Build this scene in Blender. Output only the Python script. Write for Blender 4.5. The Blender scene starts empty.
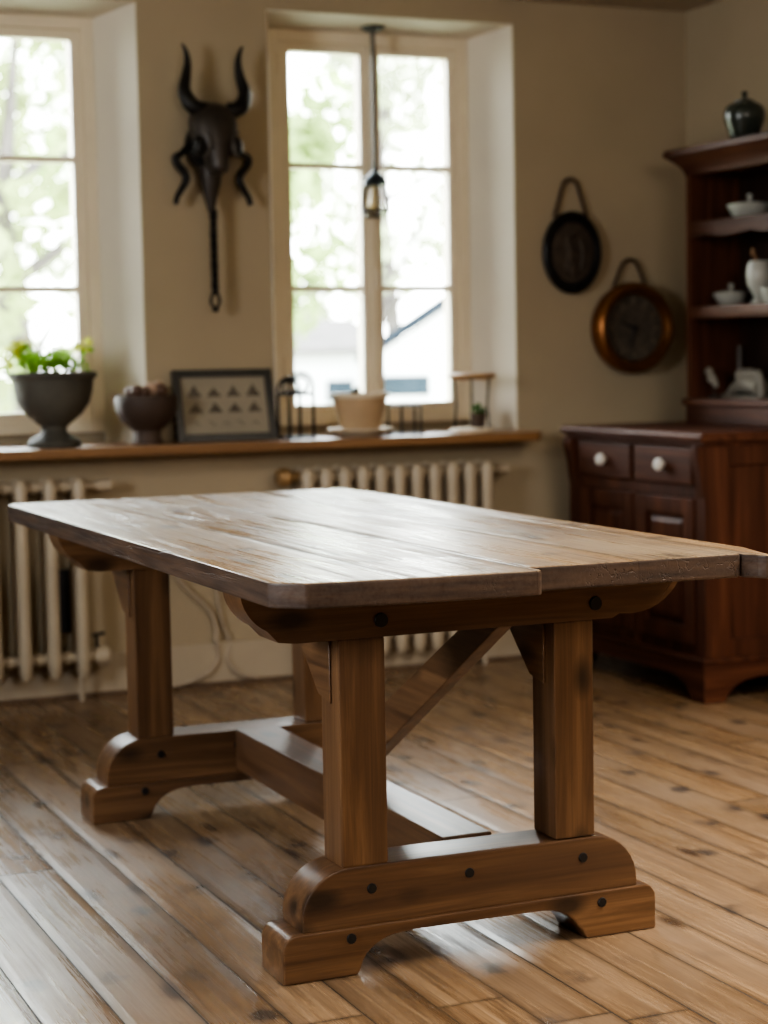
import bpy, bmesh, math, random
from mathutils import Vector, Matrix
PI = math.pi
random.seed(7)
SC = bpy.context.scene
COL = SC.collection

# ------------------------------------------------------------------ materials
def new_mat(name):
    m = bpy.data.materials.new(name); m.use_nodes = True
    nt = m.node_tree; nt.nodes.clear()
    out = nt.nodes.new('ShaderNodeOutputMaterial')
    b = nt.nodes.new('ShaderNodeBsdfPrincipled')
    nt.links.new(b.outputs[0], out.inputs[0])
    return m, nt, b, out

def N(nt, typ, **kw):
    n = nt.nodes.new(typ)
    for k, v in kw.items():
        if k.startswith('i_'):
            key = k[2:]
            n.inputs[int(key) if key.isdigit() else key.replace('_', ' ')].default_value = v
        else:
            setattr(n, k, v)
    return n

def ramp(nt, src, stops):
    r = nt.nodes.new('ShaderNodeValToRGB')
    el = r.color_ramp.elements
    while len(el) < len(stops): el.new(0.5)
    for e, (p, c) in zip(el, stops):
        e.position = p; e.color = (c[0], c[1], c[2], 1) if hasattr(c, '__len__') else (c, c, c, 1)
    nt.links.new(src, r.inputs[0]); return r

def math_n(nt, op, a, b=None, c=None):
    n = nt.nodes.new('ShaderNodeMath'); n.operation = op
    for i, v in enumerate((a, b, c)):
        if v is None: continue
        if isinstance(v, (int, float)): n.inputs[i].default_value = v
        else: nt.links.new(v, n.inputs[i])
    return n.outputs[0]

def mix(nt, fac, a, b, mode='MIX'):
    n = nt.nodes.new('ShaderNodeMix'); n.data_type = 'RGBA'; n.blend_type = mode
    if isinstance(fac, (int, float)): n.inputs[0].default_value = fac
    else: nt.links.new(fac, n.inputs[0])
    for i, v in ((6, a), (7, b)):
        if hasattr(v, '__len__'): n.inputs[i].default_value = (v[0], v[1], v[2], 1)
        else: nt.links.new(v, n.inputs[i])
    return n.outputs[2]

def obj_coord(nt, per_object=True):
    tc = nt.nodes.new('ShaderNodeTexCoord')
    if not per_object: return tc.outputs['Object']
    oi = nt.nodes.new('ShaderNodeObjectInfo')
    m = math_n(nt, 'MULTIPLY', oi.outputs['Random'], 37.0)
    c = nt.nodes.new('ShaderNodeCombineXYZ')
    for i in range(3): nt.links.new(m, c.inputs[i])
    v = nt.nodes.new('ShaderNodeVectorMath'); v.operation = 'ADD'
    nt.links.new(tc.outputs['Object'], v.inputs[0]); nt.links.new(c.outputs[0], v.inputs[1])
    return v.outputs[0]

def scaled(nt, vec, s):
    m = nt.nodes.new('ShaderNodeMapping'); m.inputs['Scale'].default_value = s
    nt.links.new(vec, m.inputs['Vector']); return m.outputs[0]

def noise(nt, vec, scale=5, detail=4, rough=.55, dist=0):
    n = nt.nodes.new('ShaderNodeTexNoise')
    n.inputs['Scale'].default_value = scale; n.inputs['Detail'].default_value = detail
    n.inputs['Roughness'].default_value = rough; n.inputs['Distortion'].default_value = dist
    nt.links.new(vec, n.inputs['Vector']); return n.outputs['Fac']

def bump(nt, b, h, strength=.2, dist=.004):
    n = nt.nodes.new('ShaderNodeBump'); n.inputs['Strength'].default_value = strength
    n.inputs['Distance'].default_value = dist
    nt.links.new(h, n.inputs['Height']); nt.links.new(n.outputs[0], b.inputs['Normal'])

def plain(name, col, rough=.5, metal=0, var=.12, scale=14, bmp=.0, spec=.5, coat=0):
    m, nt, b, o = new_mat(name)
    v = obj_coord(nt)
    n = noise(nt, v, scale, 5)
    r = ramp(nt, n, [(.3, [c*(1-var) for c in col]), (.7, [min(1, c*(1+var)) for c in col])])
    nt.links.new(r.outputs[0], b.inputs['Base Color'])
    b.inputs['Roughness'].default_value = rough; b.inputs['Metallic'].default_value = metal
    b.inputs['Specular IOR Level'].default_value = spec
    b.inputs['Coat Weight'].default_value = coat
    if bmp: bump(nt, b, noise(nt, v, scale*6, 4), bmp)
    return m

def wood(name, dark, mid, light, axis, rough=.4, s=1.0, knots=.5, coat=0.0, bmp=.15, spec=.5):
    m, nt, b, o = new_mat(name)
    v = obj_coord(nt)
    st = [34*s]*3; st[axis] = 1.6*s
    g = noise(nt, scaled(nt, v, st), 1.0, 7, .62, .7)
    st2 = [120*s]*3; st2[axis] = 3.0*s
    fine = noise(nt, scaled(nt, v, st2), 1.0, 4, .6, .2)
    st3 = [5*s]*3; st3[axis] = .9*s
    big = noise(nt, scaled(nt, v, st3), 1.0, 3)
    r = ramp(nt, g, [(.27, dark), (.5, mid), (.74, light)])
    c = mix(nt, ramp(nt, fine, [(.35, .55), (.55, 1.0)]).outputs[0], [x*.62 for x in mid], r.outputs[0])
    c = mix(nt, ramp(nt, big, [(.4, 0.0), (.7, .55)]).outputs[0], c, [x*1.0 for x in dark])
    if knots:
        stk = [9*s]*3; stk[axis] = 4.5*s
        vo = N(nt, 'ShaderNodeTexVoronoi'); vo.inputs['Scale'].default_value = 1.0
        nt.links.new(scaled(nt, v, stk), vo.inputs['Vector'])
        k = ramp(nt, vo.outputs['Distance'], [(.09, knots), (.24, 0.0)])
        c = mix(nt, k.outputs[0], c, [x*.25 for x in dark])
    nt.links.new(c, b.inputs['Base Color'])
    rr = ramp(nt, big, [(.3, max(.05, rough-.08)), (.7, min(1, rough+.1))])
    nt.links.new(rr.outputs[0], b.inputs['Roughness'])
    b.inputs['Coat Weight'].default_value = coat; b.inputs['Coat Roughness'].default_value = .25
    b.inputs['Specular IOR Level'].default_value = spec
    bump(nt, b, fine, bmp, .002)
    return m

def planks(name, width, length, gapw, cols, rough, x_off=0.0, smudge=.7, grey=None, bumpgap=True, gap_col=(.012, .009, .007), edge=None, rvar=.35, cracks=0.0, smsc=(6.5, 5.0, 1)):
    """boards running along Y in object space"""
    m, nt, b, o = new_mat(name)
    tc = nt.nodes.new('ShaderNodeTexCoord'); P = tc.outputs['Object']
    sep = nt.nodes.new('ShaderNodeSeparateXYZ'); nt.links.new(P, sep.inputs[0])
    u = math_n(nt, 'DIVIDE', math_n(nt, 'ADD', sep.outputs[0], x_off), width)
    iu = math_n(nt, 'FLOOR', u); fu = math_n(nt, 'FRACT', u)
    wn = N(nt, 'ShaderNodeTexWhiteNoise', noise_dimensions='1D'); nt.links.new(iu, wn.inputs['W'])
    vv = math_n(nt, 'ADD', math_n(nt, 'DIVIDE', sep.outputs[1], length), math_n(nt, 'MULTIPLY', wn.outputs['Value'], 7.3))
    iv = math_n(nt, 'FLOOR', vv); fv = math_n(nt, 'FRACT', vv)
    cb = nt.nodes.new('ShaderNodeCombineXYZ'); nt.links.new(iu, cb.inputs[0]); nt.links.new(iv, cb.inputs[1])
    w2 = N(nt, 'ShaderNodeTexWhiteNoise', noise_dimensions='2D'); nt.links.new(cb.outputs[0], w2.inputs['Vector'])
    rnd = w2.outputs['Value']
    # per board offset for grain
    sc = nt.nodes.new('ShaderNodeVectorMath'); sc.operation = 'SCALE'; sc.inputs['Scale'].default_value = 19.0
    nt.links.new(w2.outputs['Color'], sc.inputs[0])
    ad = nt.nodes.new('ShaderNodeVectorMath'); ad.operation = 'ADD'
    nt.links.new(P, ad.inputs[0]); nt.links.new(sc.outputs[0], ad.inputs[1])
    V = ad.outputs[0]
    g = noise(nt, scaled(nt, V, (22, 1.3, 22)), 1, 8, .64, .9)
    fine = noise(nt, scaled(nt, V, (150, 3.2, 150)), 1, 4, .6, .15)
    big = noise(nt, scaled(nt, V, (3.2, 1.2, 3)), 1, 4, .6)
    col = ramp(nt, g, [(.3, cols[0]), (.5, cols[1]), (.7, cols[2])]).outputs[0]
    br = ramp(nt, rnd, [(0, .78), (1, 1.14)]).outputs[0]
    col = mix(nt, 1.0, col, br, 'MULTIPLY')
    col = mix(nt, ramp(nt, fine, [(.34, .62), (.55, 0.0)]).outputs[0], col, [x*.5 for x in cols[0]])
    if grey is not None:
        col = mix(nt, ramp(nt, big, [(.42, 0.0), (.66, .75)]).outputs[0], col, grey)
    # dark smudges and knots
    sm = noise(nt, scaled(nt, V, (9, 4.5, 9)), 1, 6, .66, .8)
    vs = N(nt, 'ShaderNodeTexVoronoi', voronoi_dimensions='2D'); vs.inputs['Scale'].default_value = 1.0
    nt.links.new(scaled(nt, P, smsc), vs.inputs['Vector'])
    sd = math_n(nt, 'ADD', vs.outputs['Distance'], math_n(nt, 'MULTIPLY', math_n(nt, 'SUBTRACT', noise(nt, scaled(nt, P, (22, 16, 22)), 1, 5, .65), .5), .75))
    vcs = nt.nodes.new('ShaderNodeSeparateColor'); nt.links.new(vs.outputs['Color'], vcs.inputs[0])
    smk = math_n(nt, 'MULTIPLY', ramp(nt, sd, [(.05, smudge), (.22, 0.0)]).outputs[0], ramp(nt, vcs.outputs[0], [(.35, 0.0), (.8, 1.0)]).outputs[0])
    smk = math_n(nt, 'MAXIMUM', smk, ramp(nt, sm, [(.60, 0.0), (.75, smudge*.8)]).outputs[0])
    vo = N(nt, 'ShaderNodeTexVoronoi'); vo.inputs['Scale'].default_value = 1.0
    vo.voronoi_dimensions = '2D'; nt.links.new(scaled(nt, V, (4.2, 1.3, 9)), vo.inputs['Vector'])
    kn = ramp(nt, vo.outputs['Distance'], [(.03, .8), (.085, 0.0)]).outputs[0]
    col = mix(nt, smk, col, (.040, .034, .032))
    col = mix(nt, kn, col, (.04, .022, .014))
    # gaps
    def near_edge(f, w):
        a = math_n(nt, 'MINIMUM', f, math_n(nt, 'SUBTRACT', 1.0, f))
        return a
    du = math_n(nt, 'MULTIPLY', near_edge(fu, 0), width)
    dv = math_n(nt, 'MULTIPLY', near_edge(fv, 0), length)
    d = math_n(nt, 'MINIMUM', du, dv)
    wv = math_n(nt, 'MULTIPLY', ramp(nt, noise(nt, scaled(nt, P, (4, 1.1, 4)), 1, 2), [(.3, .25), (.75, 1.0)]).outputs[0], gapw)
    wl_ = N(nt, 'ShaderNodeTexWhiteNoise', noise_dimensions='1D'); nt.links.new(math_n(nt, 'ROUND', u), wl_.inputs['W'])
    wv = math_n(nt, 'MULTIPLY', wv, ramp(nt, wl_.outputs['Value'], [(0, .15), (1, 1.0)]).outputs[0])
    gp = math_n(nt, 'LESS_THAN', d, wv)
    mr = N(nt, 'ShaderNodeMapRange'); mr.inputs['From Min'].default_value = 0; mr.inputs['From Max'].default_value = .012
    mr.inputs['To Min'].default_value = .55; mr.inputs['To Max'].default_value = 1.0
    nt.links.new(d, mr.inputs['Value'])
    col = mix(nt, 1.0, col, mr.outputs[0], 'MULTIPLY')
    col = mix(nt, gp, col, gap_col)
    if cracks:
        cn = noise(nt, scaled(nt, V, (38, 1.1, 38)), 1, 3, .5, .35)
        cmk = noise(nt, scaled(nt, V, (5, 1.6, 5)), 1, 2)
        ck_ = math_n(nt, 'MULTIPLY', ramp(nt, math_n(nt, 'ABSOLUTE', math_n(nt, 'SUBTRACT', cn, .5)), [(.006, 1.0), (.016, 0.0)]).outputs[0], ramp(nt, cmk, [(.50, 0.0), (.58, cracks)]).outputs[0])
        col = mix(nt, ck_, col, (.02, .012, .008))
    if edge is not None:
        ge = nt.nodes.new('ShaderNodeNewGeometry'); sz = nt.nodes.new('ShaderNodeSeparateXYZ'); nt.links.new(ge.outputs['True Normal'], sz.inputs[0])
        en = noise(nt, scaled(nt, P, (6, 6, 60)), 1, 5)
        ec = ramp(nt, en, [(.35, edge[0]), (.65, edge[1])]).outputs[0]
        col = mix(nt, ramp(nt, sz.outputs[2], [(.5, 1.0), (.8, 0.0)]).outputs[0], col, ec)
    nt.links.new(col, b.inputs['Base Color'])
    rr = ramp(nt, big, [(.3, rough-.1), (.7, rough+.12)]).outputs[0]
    rr = math_n(nt, 'ADD', rr, math_n(nt, 'MULTIPLY', math_n(nt, 'SUBTRACT', .5, fine), rvar))
    rr = math_n(nt, 'ADD', rr, math_n(nt, 'MULTIPLY', math_n(nt, 'SUBTRACT', .5, g), rvar))
    if edge is not None:
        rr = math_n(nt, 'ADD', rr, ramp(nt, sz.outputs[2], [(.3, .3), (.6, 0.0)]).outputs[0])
    rr2 = math_n(nt, 'ADD', rr, math_n(nt, 'MULTIPLY', gp, .5))
    nt.links.new(rr2, b.inputs['Roughness'])
    hh = math_n(nt, 'SUBTRACT', math_n(nt, 'ADD', math_n(nt, 'MULTIPLY', fine, .25), math_n(nt, 'MULTIPLY', g, .5)), math_n(nt, 'MULTIPLY', gp, 2.0))
    cup = math_n(nt, 'MULTIPLY', math_n(nt, 'MINIMUM', du, .02), 60.0)
    hh = math_n(nt, 'ADD', hh, cup)
    if cracks: hh = math_n(nt, 'SUBTRACT', hh, math_n(nt, 'MULTIPLY', ck_, 1.5))
    bump(nt, b, hh, .5 if cracks else .35, .003)
    return m

def glass_mat():
    m, nt, b, o = new_mat('clear_glass'); nt.nodes.remove(b)
    t = nt.nodes.new('ShaderNodeBsdfTransparent'); t.inputs[0].default_value = (.97, .985, .975, 1)
    g = nt.nodes.new('ShaderNodeBsdfGlossy'); g.inputs['Roughness'].default_value = .02
    fr = nt.nodes.new('ShaderNodeFresnel'); fr.inputs[0].default_value = 1.3
    mx = nt.nodes.new('ShaderNodeMixShader')
    nt.links.new(fr.outputs[0], mx.inputs[0]); nt.links.new(t.outputs[0], mx.inputs[1]); nt.links.new(g.outputs[0], mx.inputs[2])
    nt.links.new(mx.outputs[0], o.inputs[0]); return m

def leaf_mat(name, c, var=.35):
    m, nt, b, o = new_mat(name)
    v = obj_coord(nt)
    r = ramp(nt, noise(nt, v, 3.0, 3), [(.3, [x*(1-var) for x in c]), (.7, [min(1, x*(1+var)) for x in c])])
    nt.links.new(r.outputs[0], b.inputs['Base Color']); b.inputs['Roughness'].default_value = .8; b.inputs['Specular IOR Level'].default_value = .1
    tr = nt.nodes.new('ShaderNodeBsdfTranslucent'); nt.links.new(r.outputs[0], tr.inputs[0])
    mx = nt.nodes.new('ShaderNodeMixShader'); mx.inputs[0].default_value = .4
    nt.links.new(b.outputs[0], mx.inputs[1]); nt.links.new(tr.outputs[0], mx.inputs[2])
    nt.links.new(mx.outputs[0], o.inputs[0]); return m

M = {}
M['wall'] = plain('wall_plaster', (.35, .287, .20), .9, var=.05, scale=2.2, bmp=.08, spec=.2)
M['reveal'] = plain('reveal_skylit', (.66, .61, .52), .8, var=.03, scale=3, spec=.2)  # wall tone lightened so the reveals carry skylight brightness in their colour
M['ceiling'] = plain('ceiling_plaster', (.42, .37, .29), .9, var=.04, scale=2, spec=.2)
M['base'] = plain('baseboard_paint', (.38, .315, .235), .6, var=.05, scale=5)
M['frame'] = plain('cream_window_paint', (.68, .60, .465), .45, var=.05, scale=6)
M['extwhite'] = plain('white_render', (.85, .86, .87), .8, var=.04)
M['glass'] = glass_mat()
M['floor'] = planks('old_floorboards', .1275, 2.3, .0028,
                    [(.125, .070, .035), (.25, .155, .083), (.39, .262, .155)], .28, x_off=.064, smudge=.8, grey=(.25, .17, .11))
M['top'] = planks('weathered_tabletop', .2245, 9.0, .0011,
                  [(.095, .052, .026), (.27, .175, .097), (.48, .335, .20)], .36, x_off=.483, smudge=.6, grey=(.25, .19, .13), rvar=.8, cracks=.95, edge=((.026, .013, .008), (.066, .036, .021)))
TD, TM, TL = (.042, .019, .009), (.122, .061, .028), (.225, .122, .058)
M['t_x'] = wood('aged_pine_x', TD, TM, TL, 0, .38, knots=.85, coat=.15)
M['t_y'] = wood('aged_pine_y', TD, TM, TL, 1, .38, knots=.85, coat=.15)
M['t_z'] = wood('aged_pine_z', TD, TM, TL, 2, .38, knots=.85, coat=.15)
MD, MM, ML = (.022, .0075, .004), (.076, .027, .0145), (.14, .055, .029)
M['m_y'] = wood('mahogany_y', MD, MM, ML, 1, .52, s=.8, knots=0, coat=0, bmp=.06, spec=.16)
M['m_z'] = wood('mahogany_z', MD, MM, ML, 2, .52, s=.8, knots=0, coat=0, bmp=.06, spec=.16)
M['m_x'] = wood('mahogany_x', MD, MM, ML, 0, .52, s=.8, knots=0, coat=0, bmp=.06, spec=.16)
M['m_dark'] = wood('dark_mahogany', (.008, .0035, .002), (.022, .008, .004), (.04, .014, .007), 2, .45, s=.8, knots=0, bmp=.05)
M['sill'] = wood('oiled_sill_wood', (.12, .055, .02), (.23, .115, .045), (.33, .18, .08), 0, .32, s=.8, knots=.3, coat=.3)
M['iron'] = plain('dark_iron', (.012, .011, .011), .42, .6, .3, 20, .1)
M['bolt'] = plain('blackened_bolt', (.010, .009, .009), .5, .3, .2, 40)
M['bronze'] = plain('dark_bronze', (.034, .026, .022), .42, .25, .35, 12, .1)
M['bone'] = plain('worn_rim', (.075, .065, .058), .4, .2, .3, 30)
M['disc'] = plain('dark_relief', (.048, .034, .024), .6, .2, .5, 30, .4)
M['copper'] = plain('aged_copper', (.20, .078, .024), .36, .75, .3, 8, .05)
M['dial'] = plain('dark_dial', (.062, .048, .036), .6, 0, .4, 25)
M['mark'] = plain('dial_marks', (.15, .115, .075), .6, 0, .2, 25)
M['leather'] = plain('brown_strap', (.05, .027, .014), .6, 0, .25, 30)
M['rad'] = plain('cream_radiator_paint', (.40, .335, .25), .4, 0, .06, 8)
M['brass'] = plain('dull_brass', (.30, .19, .09), .4, .4, .2, 20)
M['pipe'] = plain('painted_pipe', (.35, .29, .22), .5, 0, .1, 10)
M['stone'] = plain('grey_stone', (.062, .058, .048), .7, 0, .28, 9, .12)
M['soil'] = plain('dark_soil', (.02, .014, .01), .9, 0, .4, 60, .4)
M['bowl'] = plain('brown_glazed_clay', (.045, .026, .018), .65, 0, .35, 6, .06)
M['nut1'] = plain('pale_nut', (.36, .25, .19), .55, 0, .3, 40)
M['nut2'] = plain('brown_nut', (.085, .042, .026), .5, 0, .3, 40)
M['paper'] = plain('aged_paper', (.25, .22, .17), .8, 0, .06, 8)
M['ink'] = plain('sepia_ink', (.095, .078, .06), .9, 0, .5, 60)
M['blackframe'] = plain('black_lacquer', (.016, .016, .015), .35, 0, .25, 12)
M['terracotta'] = plain('pale_terracotta', (.40, .285, .175), .7, 0, .12, 8, .08)
M['cream'] = plain('cream_rim', (.62, .53, .40), .6, 0, .08, 8)
M['lampwood'] = plain('turned_pale_wood', (.34, .20, .095), .5, 0, .15, 14)
M['white'] = plain('white_china', (.36, .36, .33), .25, 0, .04, 8)
M['white2'] = plain('white_plaster', (.21, .195, .165), .6, 0, .14, 14)
M['spoon'] = plain('wooden_spoon', (.22, .12, .055), .6, 0, .2, 20)
M['jar'] = plain('green_black_glaze', (.022, .027, .022), .22, 0, .35, 7)
M['cable'] = plain('beige_cable', (.40, .33, .255), .6, 0, .1, 20)
M['cap'] = plain('blue_black_enamel', (.012, .020, .028), .3, .2, .2, 20)
M['cagem'] = plain('cage_wire', (.018, .016, .015), .4, .6, .2, 30)
M['bulb'] = plain('amber_bulb', (.55, .42, .20), .15, 0, .1, 20)
M['knob'] = plain('pale_ceramic_knob', (.62, .60, .56), .2, 0, .05, 20, coat=.5)
M['black'] = plain('black_plastic', (.006, .006, .008), .6, 0, .2, 20)
M['floor_shadow'] = plain('floor_shadow_strip', (.10, .06, .035), .6, 0, .2, 20)  # dark tone standing in for the shadow line along the floor
M['leaf'] = leaf_mat('herb_leaf', (.22, .42, .05))
M['leaf_y'] = leaf_mat('yellow_leaf', (.48, .50, .06))
M['tree1'] = leaf_mat('tree_leaf_a', (.24, .32, .11), .4)
M['tree2'] = leaf_mat('tree_leaf_b', (.30, .36, .15), .4)
M['tree3'] = leaf_mat('tree_leaf_c', (.30, .34, .20), .4)
M['bark'] = plain('bark', (.07, .06, .055), .9, 0, .3, 10)
M['lawn'] = plain('lawn_grass', (.42, .44, .30), .9, 0, .3, 3)
M['slate'] = plain('slate_roof', (.018, .024, .034), .9, 0, .15, 5, spec=0)
M['slate_p'] = plain('pale_slate_roof', (.12, .11, .104), .9, 0, .15, 5, spec=0)
M['housewin'] = plain('house_window_blue', (.022, .032, .042), .9, 0, .2, 4, spec=0)

# ------------------------------------------------------------------ mesh helper
class MB:
    def __init__(s): s.v = []; s.f = []
    def add(s, vs, fs):
        o = len(s.v); s.v += [Vector(p) for p in vs]; s.f += [[i+o for i in f] for f in fs]; return s
    def box(s, x0, x1, y0, y1, z0, z1):
        return s.add([(x, y, z) for x in (x0, x1) for y in (y0, y1) for z in (z0, z1)],
                     [(0,1,3,2),(4,6,7,5),(0,4,5,1),(2,3,7,6),(0,2,6,4),(1,5,7,3)])
    def prism(s, poly, axis, a0, a1):
        def P(p, a):
            if axis == 'y': return (p[0], a, p[1])
            if axis == 'x': return (a, p[0], p[1])
            return (p[0], p[1], a)
        n = len(poly)
        return s.add([P(p, a0) for p in poly]+[P(p, a1) for p in poly],
                     [tuple(range(n))[::-1], tuple(range(n, 2*n))]+[(i, (i+1) % n, n+(i+1) % n, n+i) for i in range(n)])
    def rings(s, rings, closed=False, cap=True):
        n = len(rings[0]); vs = [p for r in rings for p in r]; fs = []
        m = len(rings)
        for k in range(m if closed else m-1):
            k2 = (k+1) % m
            for i in range(n):
                j = (i+1) % n
                fs.append((k*n+i, k*n+j, k2*n+j, k2*n+i))
        if cap and not closed:
            fs.append(tuple(range(n))[::-1]); fs.append(tuple(range((m-1)*n, m*n)))
        return s.add(vs, fs)
    def tube(s, pts, rad, seg=10, closed=False, flat=1.0):
        pts = [Vector(p) for p in pts]; m = len(pts)
        if not hasattr(rad, '__len__'): rad = [rad]*m
        T = []
        for i in range(m):
            a = pts[(i-1) % m] if (closed or i > 0) else pts[i]
            b = pts[(i+1) % m] if (closed or i < m-1) else pts[i]
            T.append((b-a).normalized())
        up = Vector((0, 0, 1)) if abs(T[0].z) < .9 else Vector((0, 1, 0))
        u = T[0].cross(up).normalized(); R = []
        for i in range(m):
            u = (u - T[i]*u.dot(T[i])).normalized(); w = T[i].cross(u)
            R.append([pts[i]+(u*math.cos(2*PI*k/seg)+w*math.sin(2*PI*k/seg)*flat)*rad[i] for k in range(seg)])
        return s.rings(R, closed)
    def lathe(s, prof, c=(0, 0, 0), axis='z', seg=32, sx=1.0, sz=1.0):
        c = Vector(c); R = []
        for r, t in prof:
            r = max(r, 1e-4); ring = []
            for k in range(seg):
                a = 2*PI*k/seg; p, q = r*math.cos(a)*sx, r*math.sin(a)*sz
                ring.append(c+Vector({'z': (p, q, t), 'y': (p, -t, q), 'x': (t, p, q)}[axis]))
            R.append(ring)
        return s.rings(R)
    def ball(s, c, r, seg=14, n=8):
        if not hasattr(r, '__len__'): r = (r, r, r)
        c = Vector(c); R = []
        for i in range(n+1):
            a = -PI/2+PI*i/n; cr = max(math.cos(a), .01)
            R.append([c+Vector((r[0]*cr*math.cos(2*PI*k/seg), r[1]*cr*math.sin(2*PI*k/seg), r[2]*math.sin(a))) for k in range(seg)])
        return s.rings(R)
    def build(s, name, mat, parent=None, bevel=0, seg=2, angle=38, smooth=True, recalc=True):
        me = bpy.data.meshes.new(name)
        off = parent_world(parent)
        me.from_pydata([tuple(p-off) for p in s.v], [], s.f)
        bm = bmesh.new(); bm.from_mesh(me)
        if recalc: bmesh.ops.recalc_face_normals(bm, faces=bm.faces)
        if bevel:
            es = [e for e in bm.edges if len(e.link_faces) == 2 and e.calc_face_angle(0) > math.radians(35)]
            bmesh.ops.bevel(bm, geom=es, offset=bevel, segments=seg, affect='EDGES', profile=.5, clamp_overlap=True)
        bm.to_mesh(me); bm.free()
        if smooth:
            me.polygons.foreach_set('use_smooth', [True]*len(me.polygons))
            me.set_sharp_from_angle(angle=math.radians(angle))
        me.materials.append(mat)
        o = bpy.data.objects.new(name, me); COL.objects.link(o)
        if bevel:
            wn = o.modifiers.new('weighted', 'WEIGHTED_NORMAL'); wn.keep_sharp = True; wn.weight = 100
        if parent: o.parent = parent
        return o

def parent_world(p):
    v = Vector((0, 0, 0))
    while p is not None: v += p.location; p = p.parent
    return v

def tag(o, label=None, cat=None, group=None, kind=None):
    if label: o['label'] = label
    if cat: o['category'] = cat
    if group: o['group'] = group
    if kind: o['kind'] = kind
    return o
def thing(name, label, cat, loc, group=None):
    o = bpy.data.objects.new(name, None); COL.objects.link(o)
    o.empty_display_size = .05; o.location = loc
    return tag(o, label, cat, group)
def solo(mb, name, mat, label, cat, loc, group=None, **kw):
    """a thing that is one mesh, origin at its base"""
    off = Vector(loc); mb.v = [p-off for p in mb.v]
    o = mb.build(name, mat, **kw); o.location = loc
    return tag(o, label, cat, group)
def copy_tree(o, parent=None):
    c = o.copy(); COL.objects.link(c)
    if parent: c.parent = parent
    for ch in list(o.children): copy_tree(ch, c)
    return c
def spline(pts, n=8):
    pts = [Vector(p) for p in pts]; out = []
    for i in range(len(pts)-1):
        p0 = pts[max(i-1, 0)]; p1 = pts[i]; p2 = pts[i+1]; p3 = pts[min(i+2, len(pts)-1)]
        for k in range(n):
            t = k/n
            out.append(.5*((2*p1)+(p2-p0)*t+(2*p0-5*p1+4*p2-p3)*t*t+(3*p1-p0-3*p2+p3)*t**3))
    out.append(pts[-1]); return out
def lerp_list(vals, n):
    m = len(vals)-1; out = []
    for i in range(n):
        t = i/(n-1)*m; k = min(int(t), m-1); out.append(vals[k]+(vals[k+1]-vals[k])*(t-k))
    return out
def arc(cx, cy, r, a0, a1, n=8, ry=None):
    ry = ry or r
    return [(cx+r*math.cos(math.radians(a0+(a1-a0)*i/n)), cy+ry*math.sin(math.radians(a0+(a1-a0)*i/n))) for i in range(n+1)]

# ------------------------------------------------------------------ room
YW, YG, YO = 6.153, 6.36, 6.475          # wall face, window plane, outside face
XR, XLW, YB, ZC = 3.94, -1.9, -2.6, 2.385
SILL = .843
S = lambda o: tag(o, kind='structure')
S(MB().box(XLW-.2, XR+.2, YB-.2, YO, -.05, 0).build('floor', M['floor'], smooth=False))
S(MB().box(XLW-.2, XR+.2, YB-.2, YO, ZC, ZC+.1).build('ceiling', M['ceiling'], smooth=False))
wb = MB()
wb.box(XLW-.2, XR+.2, YW, YO, 0, .80)
for a0, b0, a1, b1 in ((XLW-.2, .67, XLW-.2, .75), (1.812, 2.268, 1.722, 2.347), (3.212, XR+.2, 3.131, XR+.2)):
    wb.prism([(a0, YW), (b0, YW), (b1, YG), (b1, YO), (a1, YO), (a1, YG)], 'z', .80, 2.302)
wb.prism([(YW, 2.302), (YG, 2.278), (YO, 2.278), (YO, ZC), (YW, ZC)], 'x', XLW-.2, XR+.2)
wb.box(.70, 1.77, YG+.03, YO, .80, .878); wb.box(2.3, 3.18, YG+.03, YO, .80, .878)
e = .003
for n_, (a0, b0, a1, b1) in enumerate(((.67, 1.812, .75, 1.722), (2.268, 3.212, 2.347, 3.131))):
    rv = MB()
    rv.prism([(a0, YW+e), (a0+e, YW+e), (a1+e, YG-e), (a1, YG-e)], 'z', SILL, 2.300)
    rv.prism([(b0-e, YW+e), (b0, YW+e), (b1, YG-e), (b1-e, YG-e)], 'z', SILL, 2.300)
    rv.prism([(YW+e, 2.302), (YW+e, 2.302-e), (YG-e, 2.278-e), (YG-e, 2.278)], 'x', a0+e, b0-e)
    S(rv.build('trim_%d' % (n_+3), M['reveal'], smooth=False))  # thin linings added to hold the lightened, sky-lit reveal colour
S(wb.build('wall_back', M['wall'], smooth=False))
S(MB().box(XR, XR+.2, YB, YO, 0, ZC).build('wall_right', M['wall'], smooth=False))
wl = MB()
wl.box(XLW-.25, XLW, YB, 2.3, 0, ZC); wl.box(XLW-.25, XLW, 3.5, YO, 0, ZC)
wl.box(XLW-.25, XLW, 2.0, 3.6, 0, 1.0); wl.box(XLW-.25, XLW, 2.0, 3.6, 2.28, ZC)
S(wl.build('wall_left', M['wall'], smooth=False))
S(MB().box(XLW-.2, XR+.2, YB-.2, YB, 0, ZC).build('wall_front', M['wall'], smooth=False))
S(MB().box(XLW, XR, YW-.014, YW+.01, 0.012, .147).build('baseboard_back', M['base'], bevel=.004))
S(MB().box(XLW, XR, YW-.024, YW+.01, -.01, .014).build('trim_1', M['floor_shadow']))  # dark strip put in for the shadow gap under the baseboard
S(MB().box(XR-.014, XR+.01, YB, YW-.02, 0.0, .147).build('baseboard_right', M['base'], bevel=.004))
# long window sill
YS = 5.972
poly = [(XLW, YS), (3.205, YS), (3.225, YS+.02), (3.228, YW-.001), (3.205, YW), (3.13, YG+.01), (2.35, YG+.01), (2.272, YW), (1.808, YW), (1.72, YG+.01), (.75, YG+.01), (.67, YW), (XLW, YW)]
sl = MB().prism(poly, 'z', .809, SILL).build('trim_2', M['sill'], bevel=.006)
tag(sl, kind='structure')

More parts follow.
